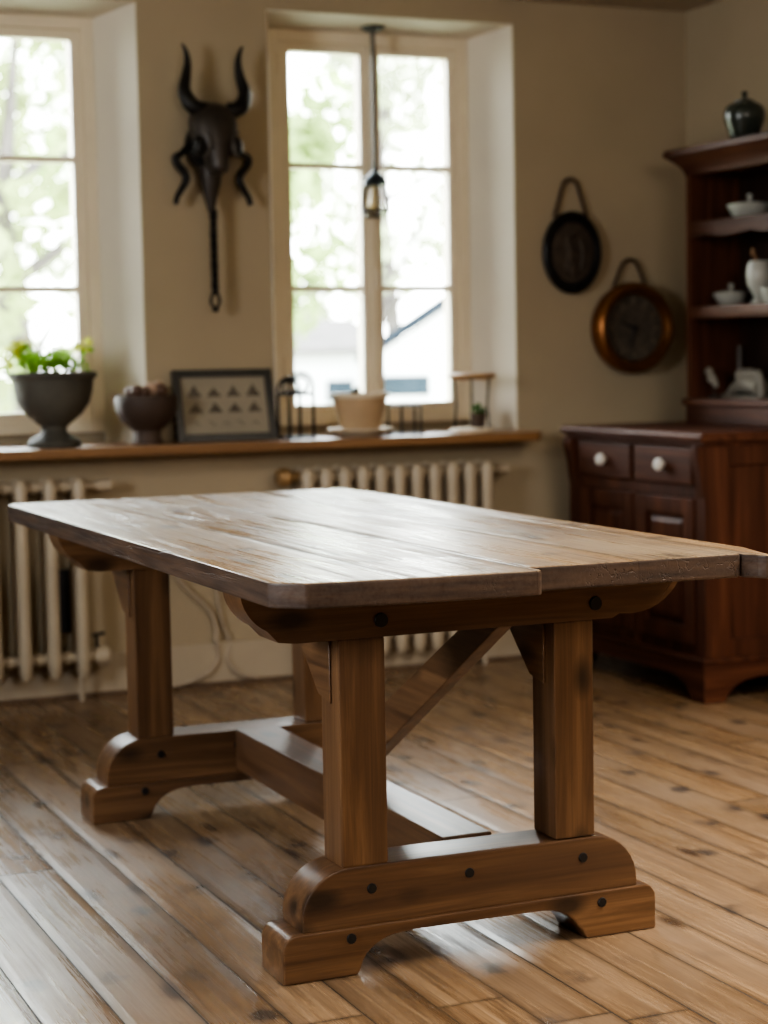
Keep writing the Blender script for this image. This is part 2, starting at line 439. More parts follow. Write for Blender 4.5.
def window(n, x0, x1, zb=.876, zt=2.276):
    w = .042; st = .040
    xc = (x0+x1)/2
    f = MB()
    f.box(x0, x0+w, YG, YO-.03, zb, zt); f.box(x1-w, x1, YG, YO-.03, zb, zt)
    f.box(x0+w, x1-w, YG, YO-.03, zb, zb+.034); f.box(x0+w, x1-w, YG, YO-.03, zt-w, zt)
    root = S(f.build('window_%d' % n, M['frame'], bevel=.003))
    for (a, b) in ((x0+w, xc), (xc, x1-w)):
        s = MB(); y0, y1 = YG+.008, YG+.068
        z0, z1 = zb+.034, zt-w
        s.box(a, a+st, y0, y1, z0, z1); s.box(b-st, b, y0, y1, z0, z1)
        s.box(a+st, b-st, y0, y1, z0, z0+st); s.box(a+st, b-st, y0, y1, z1-st*.8, z1)
        for zm in (1.803, 1.366): s.box(a+st, b-st, y0+.006, y1-.008, zm-.011, zm+.011)
        so = s.build('sash', M['frame'], root, bevel=.003)
        MB().box(a+st-.004, b-st+.004, y0+.013, y0+.017, z0+st-.004, z1-st*.8+.004).build('pane', M['glass'], so, smooth=False)
    MB().box(xc-.014, xc+.014, YG-.006, YG+.01, zb+.034, zt-w).build('cover_strip', M['frame'], root, bevel=.003)
    h = MB().box(xc-.008, xc+.008, YG-.012, YG-.004, 1.40, 1.46); h.tube([(xc, YG-.014, 1.43), (xc, YG-.03, 1.43), (xc+.0, YG-.03, 1.36)], .005, 8)
    h.build('window_handle', M['frame'], root)
    for zz in (2.12, 1.05):
        MB().tube([(x0+w*.9, YG-.004, zz), (x0+w*.9, YG-.004, zz+.07)], .006, 8).build('hinge', M['frame'], root)
    return root
window(1, .75, 1.722)
window(2, 2.347, 3.131)

# ------------------------------------------------------------------ trestle table
TX0, TX1 = 1.036, 1.983
table = thing('trestle_table', 'long rustic wooden trestle table standing on the floorboards in the foreground', 'table', (1.515, 3.8, 0))
tt, tb = .760, .717
xs = 1.497
top = MB()
# four boards, each with its own slightly uneven end
b1 = [(1.084, 2.812), (1.262, 2.790), (xs-.012, 2.772), (xs-.001, 2.784), (xs-.0005, 4.823), (1.07, 4.822), (1.05, 4.81), (TX0, 4.79), (TX0, 2.862)]
b3 = [(xs+.0008, 2.834), (xs+.012, 2.824), (1.9135, 2.816), (1.9135, 4.820), (xs+.0005, 4.820)]
b4 = [(1.9155, 2.810), (1.940, 2.772), (1.950, 2.774), (TX1, 2.905), (TX1, 4.79), (1.972, 4.81), (1.95, 4.820), (1.9155, 4.820)]
for b in (b1, b3, b4): top.prism(b, 'z', tb, tt)
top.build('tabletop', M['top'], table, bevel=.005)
def bearer_poly(x0, x1):
    z0, z1 = .616, .7168
    p = [(x0, z1)] + arc(x0+.085, z1+.005, .085, 182, 245, 8, .088)[1:] + [(x0+.07, z0+.004), (x0+.10, z0), (x1-.16, z0), (x1-.145, z0+.008), (x1-.12, z0+.006)]
    p += arc(x1-.12, z1+.01, .12, 282, 355, 8, .105) + [(x1, z1)]
    return p
L1, L2 = (1.257, 1.349), (1.695, 1.781)
def trestle(yf, flip=False):
    y0, y1 = yf, yf+.09
    br = MB().prism(bearer_poly(1.072, 1.981), 'y', y0-.004, y1+.004).build('bearer', M['t_x'], table, bevel=.004)
    for lx in (1.340, 1.783):
        MB().lathe([(.0, .004), (.0125, .004), (.0135, .002), (.0135, -.004)], (lx, y0-.004, .6465), 'y', 18).build('bolt', M['bolt'], br)
    for a, b in (L1, L2):
        MB().box(a, b, y0, y1, .198, .6162).build('leg', M['t_z'], table, bevel=.005)
        yk = y1
        MB().prism([(yk-.055, .495), (yk+.002, .505), (yk+.225, .7165), (yk-.002, .7165), (yk-.002, .617), (yk-.055, .6155)], 'x', a-.004, a-.0005).build('knee_gusset', M['t_y'], table, bevel=.001, seg=1)
        MB().prism([(yk, .505), (yk+.225, .7165), (yk, .7165)], 'x', a, a+.05).build('knee_brace', M['t_y'], table, bevel=.003)
    # sledge foot: rounded beam above, arched base below
    fb = [(1.176, .088)] + arc(1.271, .108, .095, 180, 90, 9, .092) + arc(1.776, .105, .096, 90, 0, 9, .092) + [(1.872, .088)]
    ft = MB().prism(fb, 'y', y0-.003, y1+.012).build('foot_beam', M['t_x'], table, bevel=.005)
    for bx, bz in ((1.313, .156), (1.511, .160), (1.752, .159)):
        MB().lathe([(0, .003), (.0085, .003), (.0095, .001), (.0095, -.004)], (bx, y0-.003, bz), 'y', 16).build('bolt', M['bolt'], ft)
    base = [(1.137, .0), (1.282, 0.0), (1.288, .012)] + arc(1.375, .005, .087, 172, 95, 7, .062) + [(1.40, .069), (1.66, .067)] + arc(1.655, .005, .09, 80, 20, 6, .062) + [(1.748, .018), (1.757, 0.0), (1.911, 0)]
    base += [(1.911, .060)] + arc(1.886, .062, .025, 0, 90, 5, .028) + arc(1.165, .062, .028, 90, 180, 5, .028)
    bo = MB().prism(base, 'y', y0-.008, y1+.02).build('foot_base', M['t_x'], table, bevel=.005)
    for bx, bz in ((1.269, .070), (1.79, .068)):
        MB().lathe([(0, .003), (.0085, .003), (.0095, .001), (.0095, -.004)], (bx, y0-.008, bz), 'y', 16).build('bolt', M['bolt'], bo)
trestle(3.111)
trestle(4.425)
st = MB().box(1.505, 1.612, 3.213, 4.422, .098, .203).build('stretcher', M['t_y'], table, bevel=.005)
for by, bz in ((3.62, .15), (3.66, .165), (3.30, .15)):
    MB().lathe([(0, .0015), (.007, .0015), (.007, -.003)], (0, 0, 0), 'x', 12)
bc = MB().prism([(3.112, .6158), (3.235, .6158), (3.205+.78, .204), (3.80, .204)], 'x', 1.578, 1.612)
bc.build('diagonal_brace', M['t_y'], table, bevel=.004)

# ------------------------------------------------------------------ sideboard and hutch
XD, YD0, YD1, ZD = 3.298, 5.050, 5.925, .862
XB = XR-.016
side = thing('sideboard', 'dark red mahogany sideboard with two drawers standing against the right wall', 'sideboard', (3.6, 5.49, 0))
ca = MB()
ca.box(XD+.012, XB, YD0+.01, YD1-.01, .12, .838)
ca.build('carcass', M['m_z'], side, bevel=.003)
top = MB().prism([(XD-.028, ZD-.028), (XD-.03, ZD-.01), (XD-.022, ZD), (XB, ZD), (XB, ZD-.03), (XD-.01, ZD-.03)], 'y', YD0-.02, YD1+.012)
top.build('worktop', M['m_y'], side, bevel=.004)
MB().box(XD-.012, XB, YD0-.006, YD1+.006, ZD-.045, ZD-.029).build('top_moulding', M['m_y'], side, bevel=.005)
ff = MB()
for a, b in ((YD0, YD0+.055), (5.462, 5.484), (YD1-.085, YD1)):
    ff.box(XD, XD+.02, a, b, .12, .822)
ff.box(XD+.001, XD+.02, YD0+.05, YD1-.08, .653, .692); ff.box(XD+.001, XD+.02, YD0+.05, YD1-.08, .812, .823)
ff.build('face_frame', M['m_z'], side, bevel=.003)
# scrolled corner pilaster brackets
for ya, yb in ((YD1-.06, YD1-.004), (YD0+.004, YD0+.045)):
    MB().prism([(XD-.03, .82), (XD+.005, .82), (XD+.005, .64), (XD-.006, .67), (XD-.014, .73), (XD-.026, .78)], 'y', ya, yb).build('corner_bracket', M['m_z'], side, bevel=.004)
for ya, yb in ((5.110, 5.463), (5.486, 5.838)):
    d = MB().box(XD-.012, XD+.018, ya+.003, yb-.003, .694, .811).build('drawer', M['m_y'], side, bevel=.006)
    yc = (ya+yb)/2-.012
    MB().lathe([(.0, .034), (.012, .033), (.0175, .026), (.0175, .018), (.011, .010), (.008, .002), (.011, -.002)], (0, 0, 0), 'x', 18)
    k = MB()
    k.lathe([(0, -.046), (.014, -.044), (.021, -.036), (.021, -.027), (.012, -.018), (.009, -.012), (.014, -.010)], (XD, yc, .754), 'x', 20)
    k.build('knob', M['knob'], d)
    # doors below
    dr = MB()
    a, b = ya+.004, yb-.004; z0, z1 = .178, .650
    w = .058
    dr.box(XD-.006, XD+.018, a, a+w, z0, z1); dr.box(XD-.006, XD+.018, b-w, b, z0, z1)
    dr.box(XD-.006, XD+.018, a+w, b-w, z0, z0+w); dr.box(XD-.006, XD+.018, a+w, b-w, z1-w, z1)
    dr = dr.build('door', M['m_z'], side, bevel=.005)
    pn = MB(); y0, y1, p0, p1 = a+w-.002, b-w+.002, z0+w-.002, z1-w+.002; q = .03
    ring = lambda e, x: [(x, y0+e, p0+e), (x, y1-e, p0+e), (x, y1-e, p1-e), (x, y0+e, p1-e)]
    pn.rings([ring(0, XD+.018), ring(0, XD+.012), ring(.008, XD+.014), ring(q, XD+.001), ring(q+.004, XD+.001)])
    pn.build('door_panel', M['m_z'], dr, angle=20)
    if ya < 5.3: MB().tube([(XD-.010, b-.012, .47), (XD-.010, b-.012, .50)], .006, 8).build('hinge', M['iron'], dr)
# end panel facing the window light
ep = MB()
xa, xb = XD+.02, XB-.005
ep.box(xa, xa+.075, YD0, YD0+.018, .12, .822); ep.box(xb-.07, xb, YD0, YD0+.018, .12, .822)
ep.box(xa+.075, xb-.07, YD0, YD0+.018, .12, .20); ep.box(xa+.075, xb-.07, YD0, YD0+.018, .755, .822)
ep.build('end_frame', M['m_z'], side, bevel=.004)
# plinth with bracket feet
def bracket(a, b, z1, fw, zt=.052):
    return [(a, 0), (a+fw*.72, 0), (a+fw*.8, .02), (a+fw, .045), (a+fw*1.35, zt+.012), (a+fw*1.9, zt+.022), (b-fw*1.9, zt+.022), (b-fw*1.35, zt+.012), (b-fw, .045), (b-fw*.8, .02), (b-fw*.72, 0), (b, 0), (b, z1), (a, z1)]
MB().prism([(p[0], p[1]) for p in bracket(YD0-.012, YD1+.012, .128, .11)], 'x', XD-.014, XD+.012).build('front_plinth', M['m_y'], side, bevel=.004)
MB().prism(bracket(XD-.012, XB, .128, .11), 'y', YD0-.013, YD0+.012).build('end_plinth', M['m_x'], side, bevel=.004)
MB().prism(bracket(XD+.013, XB, .128, .11), 'y', YD1-.012, YD1+.012).build('end_plinth', M['m_x'], side, bevel=.004)
pm = MB().box(XD-.022, XB, YD0-.02, YD1+.02, .126, .142).build('plinth_moulding', M['m_y'], side, bevel=.006)

XH, HY0, HY1, HZ1 = 3.70, 5.075, 5.782, 1.757
hut = thing('hutch', 'tall mahogany shelf hutch with moulded crown standing on the sideboard', 'hutch', (3.82, 5.43, ZD))
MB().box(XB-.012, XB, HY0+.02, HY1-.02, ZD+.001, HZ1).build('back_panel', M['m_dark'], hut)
for a, b in ((HY0, HY0+.028), (HY1-.028, HY1)):
    MB().box(XH, XB-.012, a, b, .95, HZ1).build('side_panel', M['m_z'], hut, bevel=.003)
for z0, z1, scal in ((1.512, 1.568, True), (1.230, 1.272, False)):
    sh = MB()
    sh.box(XH+.012, XB-.013, HY0+.028, HY1-.028, z1-.02, z1)
    sh = sh.build('shelf', M['m_y'], hut, bevel=.002)
    e = MB()
    if scal:
        yc = 5.40; pl = [(HY0+.028, z0+.008)]
        for i in range(25):
            y = HY0+.03+(HY1-HY0-.06)*i/24
            pl.append((y, z0+.012-.011*abs(math.sin((y-yc)*PI/.27))))
        pl += [(HY1-.028, z0+.008), (HY1-.028, z1+.003), (HY0+.028, z1+.003)]
        e.prism(pl, 'x', XH+.002, XH+.02)
    else:
        e.prism([(XH+.001, z1+.002), (XH+.016, z1+.004), (XH+.016, z0), (XH+.006, z0), (XH+.001, z0+.02)], 'y', HY0+.028, HY1-.028)
    e.build('shelf_edge', M['m_y'], sh, bevel=.003)
MB().box(XH-.02, XB, HY0-.01, HY1+.004, .926, .951).build('ledge', M['m_y'], hut, bevel=.005)
MB().box(XH-.004, XB, HY0-.002, HY1, ZD+.001, .927).build('base_rail', M['m_y'], hut, bevel=.003)
cr = []
for t in range(9):
    a = t/8; o = .004+.056*(a**1.7); cr.append((o, 1.742+.058*a))
prof = [(0.0, 1.735)] + cr + [(.066, 1.803), (.066, 1.822), (.060, 1.826)]
c = MB(); R = []
for o, z in prof:
    R.append([(XH-o, HY0-o, z), (XB, HY0-o, z), (XB, HY1+o*.7, z), (XH-o, HY1+o*.7, z)])
c.rings(R); c.build('crown_moulding', M['m_y'], hut, angle=30)

# -- china and ornaments on the hutch
def lidded(name, label, cat, loc, r, h, group=None, foot=.55):
    t = thing(name, label, cat, loc, group); x, y, z = loc
    MB().lathe([(0, 0), (r*foot, 0), (r*foot, h*.08), (r*.8, h*.35), (r*.97, h*.8), (r*1.02, h), (r*.96, h), (r*.9, h*.85)], loc, seg=36).build('body', M['white'], t)
    MB().lathe([(r*.99, h*.98), (r*1.0, h*1.06), (r*.6, h*1.2), (r*.15, h*1.28), (.008, h*1.32), (.007, h*1.45), (.012, h*1.6), (.010, h*1.75), (0, h*1.8)], loc, seg=36).build('lid', M['white'], t)
    return t
lidded('lidded_bowl', 'white lidded china bowl on the lower shelf of the hutch, left of the goblet', 'bowl', (3.815, 5.670, 1.273), .064, .046)
lidded('lidded_dish', 'white china dish with lid alone on the upper shelf of the hutch', 'dish', (3.815, 5.555, 1.569), .078, .050, foot=.6)
MB2 = MB().lathe([(0, 0), (.030, 0), (.032, .006), (.017, .022), (.022, .036), (.041, .066), (.046, .10), (.043, .13), (.036, .150), (.033, .150), (.040, .125), (.042, .10), (.036, .066), (.0, .045)], (3.80, 5.478, 1.273), seg=32)
solo(MB2, 'goblet', M['white'], 'white footed china goblet on the lower shelf holding a wooden spoon', 'goblet', (3.80, 5.478, 1.273))
sp = MB().tube(spline([(3.802, 5.475, 1.325), (3.80, 5.483, 1.40), (3.795, 5.50, 1.445)], 5), .0045, 8)
sp.ball((3.793, 5.506, 1.455), (.008, .009, .015))
solo(sp, 'wooden_spoon', M['spoon'], 'small wooden spoon standing up in the white goblet', 'spoon', (3.802, 5.475, 1.325))
cup = MB().lathe([(0, 0), (.018, 0), (.02, .005), (.030, .03), (.033, .055), (.031, .055), (.027, .03), (0, .01)], (3.785, 5.392, 1.273), seg=28)
solo(cup, 'china_cup', M['white'], 'small white cup on the lower shelf, right of the goblet at the photo edge', 'cup', (3.785, 5.392, 1.273))
gj = thing('ginger_jar', 'dark green glazed lidded jar on top of the hutch', 'jar', (3.735, 5.470, 1.8255))
MB().lathe([(0, 0), (.044, 0), (.047, .006), (.055, .03), (.068, .07), (.070, .095), (.062, .116), (.045, .128), (.030, .131), (0, .131)], (3.735, 5.470, 1.8255), seg=36).build('body', M['jar'], gj)
MB().lathe([(.034, .128), (.034, .135), (.018, .141), (.007, .146), (.006, .152), (.011, .158), (.010, .166), (0, .169)], (3.735, 5.470, 1.8255), seg=28).build('lid', M['jar'], gj)
# bird figurine, candle, reclining figure on the ledge
bd = thing('bird_figurine', 'small white bird figurine perched on a dark stem on the hutch ledge', 'figurine', (3.745, 5.698, .9515))
b = MB(); b.ball((3.745, 5.690, 1.022), (.017, .020, .020)); b.ball((3.742, 5.700, 1.045), (.015, .017, .016)); b.tube([(3.740, 5.713, 1.046), (3.738, 5.726, 1.042)], [.006, .001], 8)
b.tube([(3.745, 5.678, 1.015), (3.747, 5.664, .997), (3.748, 5.658, .988)], [.014, .010, .003], 8)
b.build('body', M['white2'], bd)
MB().tube([(3.745, 5.680, 1.006), (3.745, 5.673, .96)], .004, 8).lathe([(0, 0), (.022, 0), (.02, .008), (0, .01)], (3.745, 5.673, .9515), seg=20).build('stand', M['iron'], bd)
cd = thing('taper_candle', 'slim pale candle standing at the back of the hutch ledge', 'candle', (3.885, 5.722, .9515))
MB().lathe([(0, .02), (.011, .02), (.0105, .18), (.007, .187), (0, .188)], (3.885, 5.722, .9515), seg=16).build('wax', plain('grey_wax', (.07, .058, .052), .5), cd)
MB().lathe([(0, 0), (.021, 0), (.021, .006), (.014, .010), (.014, .03), (.011, .03), (.011, .02)], (3.885, 5.722, .9515), seg=20).build('candle_cup', M['iron'], cd)
fg = MB(); bx, by, bz = 3.818, 5.60, .9515
fg.tube(spline([(bx, by+.13, bz+.006), (bx, by+.09, bz+.014), (bx, by+.05, bz+.034), (bx+.01, by, bz+.050), (bx+.01, by-.06, bz+.046), (bx, by-.11, bz+.036)], 6), lerp_list([.006, .012, .022, .040, .040, .030], 31), 12, flat=.9)
fg.ball((bx-.005, by+.005, bz+.080), (.024, .024, .024)); fg.ball((bx, by-.035, bz+.085), (.024, .032, .020))
fg.tube(spline([(bx, by-.05, bz+.08), (bx, by-.09, bz+.085), (bx-.01, by-.12, bz+.06), (bx-.01, by-.125, bz+.008)], 6), lerp_list([.016, .014, .012, .011], 19), 10)
fg.box(bx-.030, bx+.030, by-.13, by+.13, bz, bz+.008)
solo(fg, 'reclining_figurine', M['white2'], 'white reclining ornament on the hutch ledge, right of the small bird', 'figurine', (bx, by, bz))

# ------------------------------------------------------------------ radiators
def radiator(label, xs, z0, z1, y, zt, zb, rr, xl, xr, left_valve=False):
    t = thing('radiator', label, 'radiator', (sum(xs)/len(xs), y, 0), 'cast iron radiators under the sill')
    for z in (zt, zb):
        h = MB(); pts, rd = [(xs[0]-.02, y+.035, z)], [rr*.8]
        for x in xs[:-1]:
            xm = x+(xs[1]-xs[0])/2
            for dx_, k in ((-.0095, .8), (-.008, 1.02), (.008, 1.02), (.0095, .8)): pts.append((xm+dx_, y+.035, z)); rd.append(rr*k)
        pts.append((xs[-1]+.02, y+.035, z)); rd.append(rr*.8)
        h.tube(pts, rd, 12); h.build('header_pipe', M['rad'], t)
    for x in xs:
        s = MB()
        for yy in (y, y+.07):
            pts = [(x, yy, z0), (x, yy, z0+.02), (x, yy, z0+.06), (x, yy, zb+.05), (x, yy, zt-.05), (x, yy, z1-.03), (x, yy, z1-.008), (x, yy, z1)]
            s.tube(pts, [rr*.55, rr*.95, rr, rr*.92, rr*.92, rr*1.05, rr*.8, rr*.35], 14)
        for z in (zt, zb): s.ball((x, y+.035, z), (rr*.85, .045, rr*1.25), 12, 8)
        s.build('section', M['rad'], t)
    return t
XS1 = [1.541-.0955*i for i in range(11)][::-1]
r1 = radiator('cream column radiator at the left under the planted urn, widely spaced columns', XS1, .088, .742, 6.045, .712, .146, .0225, 0, 0)
v = MB(); v.tube([(1.56, 6.08, .712), (1.615, 6.08, .712)], .013, 12); v.tube([(1.61, 6.08, .712), (1.655, 6.08, .712)], [.019, .021], 12)
v.build('air_plug', M['rad'], r1)
v = MB(); v.tube([(1.56, 6.08, .146), (1.585, 6.08, .146)], .024, 12); v.tube([(1.585, 6.08, .146), (1.592, 6.08, .146), (1.63, 6.08, .146), (1.64, 6.08, .146)], [.028, .031, .031, .02], 14)
v.build('valve', M['rad'], r1)
v = MB(); v.tube([(1.595, 6.08, .17), (1.595, 6.08, .215)], .006, 8); v.tube([(1.58, 6.08, .215), (1.622, 6.075, .222)], .006, 8)
v.build('valve_lever', M['iron'], r1)
MB().tube([(1.541, 6.08, .13), (1.541, 6.08, .0)], .010, 12).build('foot_pipe', M['pipe'], r1)
MB().tube([(.62, 6.08, .13), (.62, 6.08, .0)], .010, 12).build('foot_pipe', M['pipe'], r1)
XS2 = [2.342+.0688*i for i in range(11)]
r2 = radiator('cream column radiator under the middle window, closely spaced columns behind the table', XS2, .078, .744, 6.045, .708, .146, .0235, 0, 0)
v = MB(); v.lathe([(0, -.082), (.028, -.08), (.034, -.065), (.034, -.045), (.022, -.03), (.018, -.02), (.018, .0)], (2.325, 6.08, .711), 'x', 20)
v.build('thermostat_cap', M['brass'], r2)
v = MB(); v.tube([(3.03, 6.08, .708), (3.09, 6.08, .708)], .011, 12); v.tube([(3.085, 6.08, .708), (3.13, 6.08, .708)], [.019, .018], 12)
v.build('air_plug', M['rad'], r2)
for xx in (2.342, 3.03): MB().tube([(xx, 6.08, .13), (xx, 6.08, 0)], .010, 12).build('foot_pipe', M['pipe'], r2)
solo(MB().box(1.485, 1.540, 6.125, YW-.001, .225, .435), 'wall_box', M['black'], 'narrow black box on the wall behind the left radiator', 'box', (1.51, 6.14, .225), bevel=.004)
cab = MB().tube(spline([(1.86, 6.13, .60), (1.885, 6.135, .43), (1.915, 6.135, .36), (2.005, 6.135, .268), (2.03, 6.135, .20), (2.026, 6.13, .165), (2.033, 6.13, .10), (1.99, 6.12, .05), (1.90, 6.115, .020), (1.80, 6.11, .018)], 8), .0055, 8)
solo(cab, 'power_cable', M['cable'], 'beige cable hanging down the wall and trailing left along the floor', 'cable', (1.92, 6.13, 0))
cab = MB().tube(spline([(2.03, 6.142, .60), (2.03, 6.142, .40), (2.037, 6.142, .33), (2.058, 6.142, .21), (2.082, 6.142, .145), (2.068, 6.133, .09), (2.10, 6.12, .045), (2.17, 6.115, .02)], 8), .0055, 8)
solo(cab, 'power_cable', M['cable'], 'beige cable hanging on the wall with its end curling right at the skirting', 'cable', (2.06, 6.14, 0))

# ------------------------------------------------------------------ things on the sill
ZS = SILL+.0005
def leaf_cloud(mb, c, r, n, size, zsq=1.0, rng=random):
    for _ in range(n):
        while True:
            p = Vector((rng.uniform(-1, 1), rng.uniform(-1, 1), rng.uniform(-1, 1)))
            if p.length < 1: break
        q = Vector(c)+Vector((p.x*r[0], p.y*r[1], p.z*r[2]))
        d = Vector((rng.gauss(0, 1), rng.gauss(0, 1), rng.gauss(0, 1)*zsq)).normalized()
        u = d.orthogonal().normalized(); w = d.cross(u); a = rng.uniform(0, 2*PI)
        u, w = u*math.cos(a)+w*math.sin(a), w*math.cos(a)-u*math.sin(a)
        l = size*rng.uniform(.6, 1.2)
        mb.add([q-u*l, q+w*l*.55, q+u*l, q-w*l*.55], [(0, 1, 2, 3)])
ux, uy = 1.474, 6.075
urn = thing('planted_urn', 'dark grey stone pedestal urn on the sill with green leafy plant', 'urn', (ux, uy, ZS))
MB().lathe([(0, 0), (.086, 0), (.088, .012), (.080, .024), (.062, .034), (.046, .044), (.040, .056), (.043, .068), (.062, .082), (.092, .108), (.117, .145), (.128, .185), (.131, .214), (.134, .222), (.143, .226), (.144, .238), (.140, .244), (.126, .244), (.122, .23), (.0, .215)], (ux, uy, ZS), seg=48).build('bowl', M['stone'], urn)
MB().lathe([(0, .2), (.122, .2), (.123, .226), (.08, .236), (0, .238)], (ux, uy, ZS), seg=28).build('soil', M['soil'], urn)
rng = random.Random(3)
pl, ply, stm = MB(), MB(), MB()
for i in range(34):
    a = rng.uniform(0, 2*PI); rr = .105*math.sqrt(rng.random()); hh = rng.uniform(.04, .085)
    p0 = Vector((ux+rr*.7*math.cos(a), uy+rr*.7*math.sin(a), ZS+.232)); p1 = Vector((ux+rr*math.cos(a), uy+rr*math.sin(a), ZS+.236+hh))
    stm.tube([p0, (p0+p1)/2+Vector((rng.uniform(-.008, .008), 0, 0)), p1], .0014, 5)
    leaf_cloud(pl, p1-Vector((0, 0, .018)), (.030, .030, .032), 26, .0105, rng=rng)
for dx, hh in ((-.115, .085), (-.135, .075), (-.085, .10), (-.10, .06), (.115, .085), (.095, .075), (-.145, .03)):
    p1 = Vector((ux+dx, uy, ZS+.244+hh)); stm.tube([(ux+dx*.6, uy, ZS+.232), (ux+dx*.85, uy, ZS+.25+hh*.5), p1], .0014, 5)
    leaf_cloud(ply, p1, (.026, .026, .022), 26, .0110, rng=rng); leaf_cloud(pl, p1-Vector((0, 0, .02)), (.02, .02, .02), 8, .011, rng=rng)
f1 = pl.build('foliage', M['leaf'], urn, smooth=False, recalc=False)
tag(ply.build('foliage', M['leaf_y'], urn, smooth=False, recalc=False), 'yellow-green leaf tips')
stm.build('stems', M['leaf'], urn)

bx, by = 1.787, 6.075
bw = MB().lathe([(0, 0), (.050, 0), (.051, .010), (.046, .020), (.046, .044), (.058, .054), (.084, .076), (.101, .110), (.105, .140), (.103, .158), (.099, .160), (.096, .154), (.090, .153), (0, .157)], (bx, by, ZS), seg=40)
solo(bw, 'footed_bowl', M['bowl'], 'brown footed clay bowl of nuts on the sill beside the urn', 'bowl', (bx, by, ZS))
nuts = [(-.038, -.02, .020, 'nut2', 'dark brown nut at the left of the heap in the clay bowl'), (-.052, .01, .017, 'nut2', 'dark brown nut furthest left at the rim of the clay bowl'),
        (-.012, -.03, .017, 'nut2', 'brown nut low at the front of the clay bowl'), (.012, -.012, .024, 'nut1', 'pale round nut in the middle of the heap in the clay bowl'),
        (.05, -.01, .021, 'nut2', 'reddish brown nut low at the right of the clay bowl'), (-.02, .03, .019, 'nut1', 'pale nut at the back of the heap in the clay bowl')]
for dx, dy, r, mt, lb in nuts:
    z = ZS+.156
    solo(MB().ball((bx+dx, by+dy, z+r), (r*1.1, r*.95, r), 14, 10), 'nut', M[mt], lb, 'nut', (bx+dx, by+dy, z), 'nuts in the clay bowl')
r = .021
solo(MB().ball((bx+.046, by+.012, ZS+.166+r), (r*.95, r, r*1.05), 14, 10), 'nut', M['nut1'], 'pale nut lying topmost at the right of the heap in the clay bowl', 'nut', (bx+.046, by+.012, ZS+.166), 'nuts in the clay bowl')

# framed print leaning on the wall
pr = thing('framed_print', 'black framed sheet of small sepia sketches leaning on the wall on the sill', 'picture', (2.072, 6.07, ZS))
W, H, D = .356, .250, .018
tilt = math.asin(.062/.25)
pr.rotation_euler = (-tilt, 0, 0)
def local(mb, name, mat, parent, **kw):
    off = parent_world(parent); mb.v = [p+off for p in mb.v]; return mb.build(name, mat, parent, **kw)
fr = MB(); w = .027
fr.box(-W/2, -W/2+w, 0, D, 0, H); fr.box(W/2-w, W/2, 0, D, 0, H); fr.box(-W/2+w, W/2-w, 0, D, 0, w); fr.box(-W/2+w, W/2-w, 0, D, H-w, H)
local(fr, 'frame', M['blackframe'], pr, bevel=.003)
sheet = local(MB().box(-W/2+w-.003, W/2-w+.003, .008, .012, w-.003, H-w+.003), 'sheet', M['paper'], pr, smooth=False)
rng = random.Random(11)
def blob(cx, cz, w_, h_):
    sk = MB()
    # a little heaped silhouette drawn in ink
    pts = []
    n = 14
    for i in range(n+1):
        t = i/n; x = (t-.5)*w_
        env = max(.12, 1-abs(t-.5)*2.1)**.8
        pts.append((cx+x, cz+h_*env*rng.uniform(.7, 1.05)))
    pts = [(cx-w_/2, cz)] + pts + [(cx+w_/2, cz)]
    m = len(pts)
    for i in range(1, m-2):
        a, b_ = pts[i], pts[i+1]
        sk.add([(a[0], .0078, cz), (b_[0], .0078, cz), (b_[0], .0078, b_[1]), (a[0], .0078, a[1])], [(0, 1, 2, 3)])
    sk.add([(cx-w_*.6, .0078, cz-.004), (cx+w_*.6, .0078, cz-.004), (cx+w_*.5, .0078, cz), (cx-w_*.5, .0078, cz)], [(0, 1, 2, 3)])
    local(sk, 'sketch', M['ink'], sheet, smooth=False, recalc=False)
for row, z in enumerate((.160, .105)):
    for k in range(4):
        blob(-.105+.07*k, z, .044, .043 if (k in (0, 3) and row == 0) else .035)
for k in range(5):
    x = -.105+.052*k
    local(MB().tube([(x-.012, .0078, .060+.01*(k % 2)), (x, .0078, .068), (x+.012, .0078, .056)], .0016, 5), 'pen_mark', M['ink'], sheet)
local(MB().box(-W/2+.004, W/2-.004, .0125, .017, .004, H-.004), 'backing_board', M['black'], pr)

# iron wire stands
def wire(name, label, cat, loc, paths, r, base=None):
    mb = MB()
    for p in paths: mb.tube([Vector(q)+Vector(loc) for q in p], r, 8)
    return solo(mb, name, M['iron'], label, cat, loc)
arch = lambda cx, y, w_, z0, z1: [(cx-w_/2, y, z0)]+[(cx+w_/2*math.cos(a), y, z1-w_/2+w_/2*math.sin(a)) for a in [PI-PI*i/10 for i in range(11)]]+[(cx+w_/2, y, z0)]
sx = 2.312
cc = lambda cx, y, cz, r: [(cx+r*math.cos(2*PI*i/14), y, cz+r*math.sin(2*PI*i/14)) for i in range(15)]
wire('iron_stand', 'black wrought iron arched wire stand on the sill, beside the framed print', 'stand', (sx, 6.07, ZS+.003),
     [arch(0.012, -.028, .088, .0, .222), arch(-.012, .028, .080, .0, .205), [(-.032, -.028, .0), (-.052, .028, .0)], [(.056, -.028, .0), (.028, .028, .0)],
      [(-.032, -.028, .0), (.056, -.028, .0)], [(-.052, .028, .0), (.028, .028, .0)], [(-.032, -.028, .15), (.056, -.028, .15)], [(-.052, .028, .15), (.028, .028, .15)],
      cc(.012, -.028, .182, .026), cc(-.012, .028, .172, .022), [(-.032, -.028, .15), (-.052, .028, .15)], [(.056, -.028, .15), (.028, .028, .15)]], .0058)
px, py = 2.580, 6.135
sc = MB().lathe([(0, 0), (.075, 0), (.080, .004), (.108, .016), (.118, .022), (.116, .026), (.100, .022), (.07, .012), (0, .012)], (px, py, ZS), seg=40)
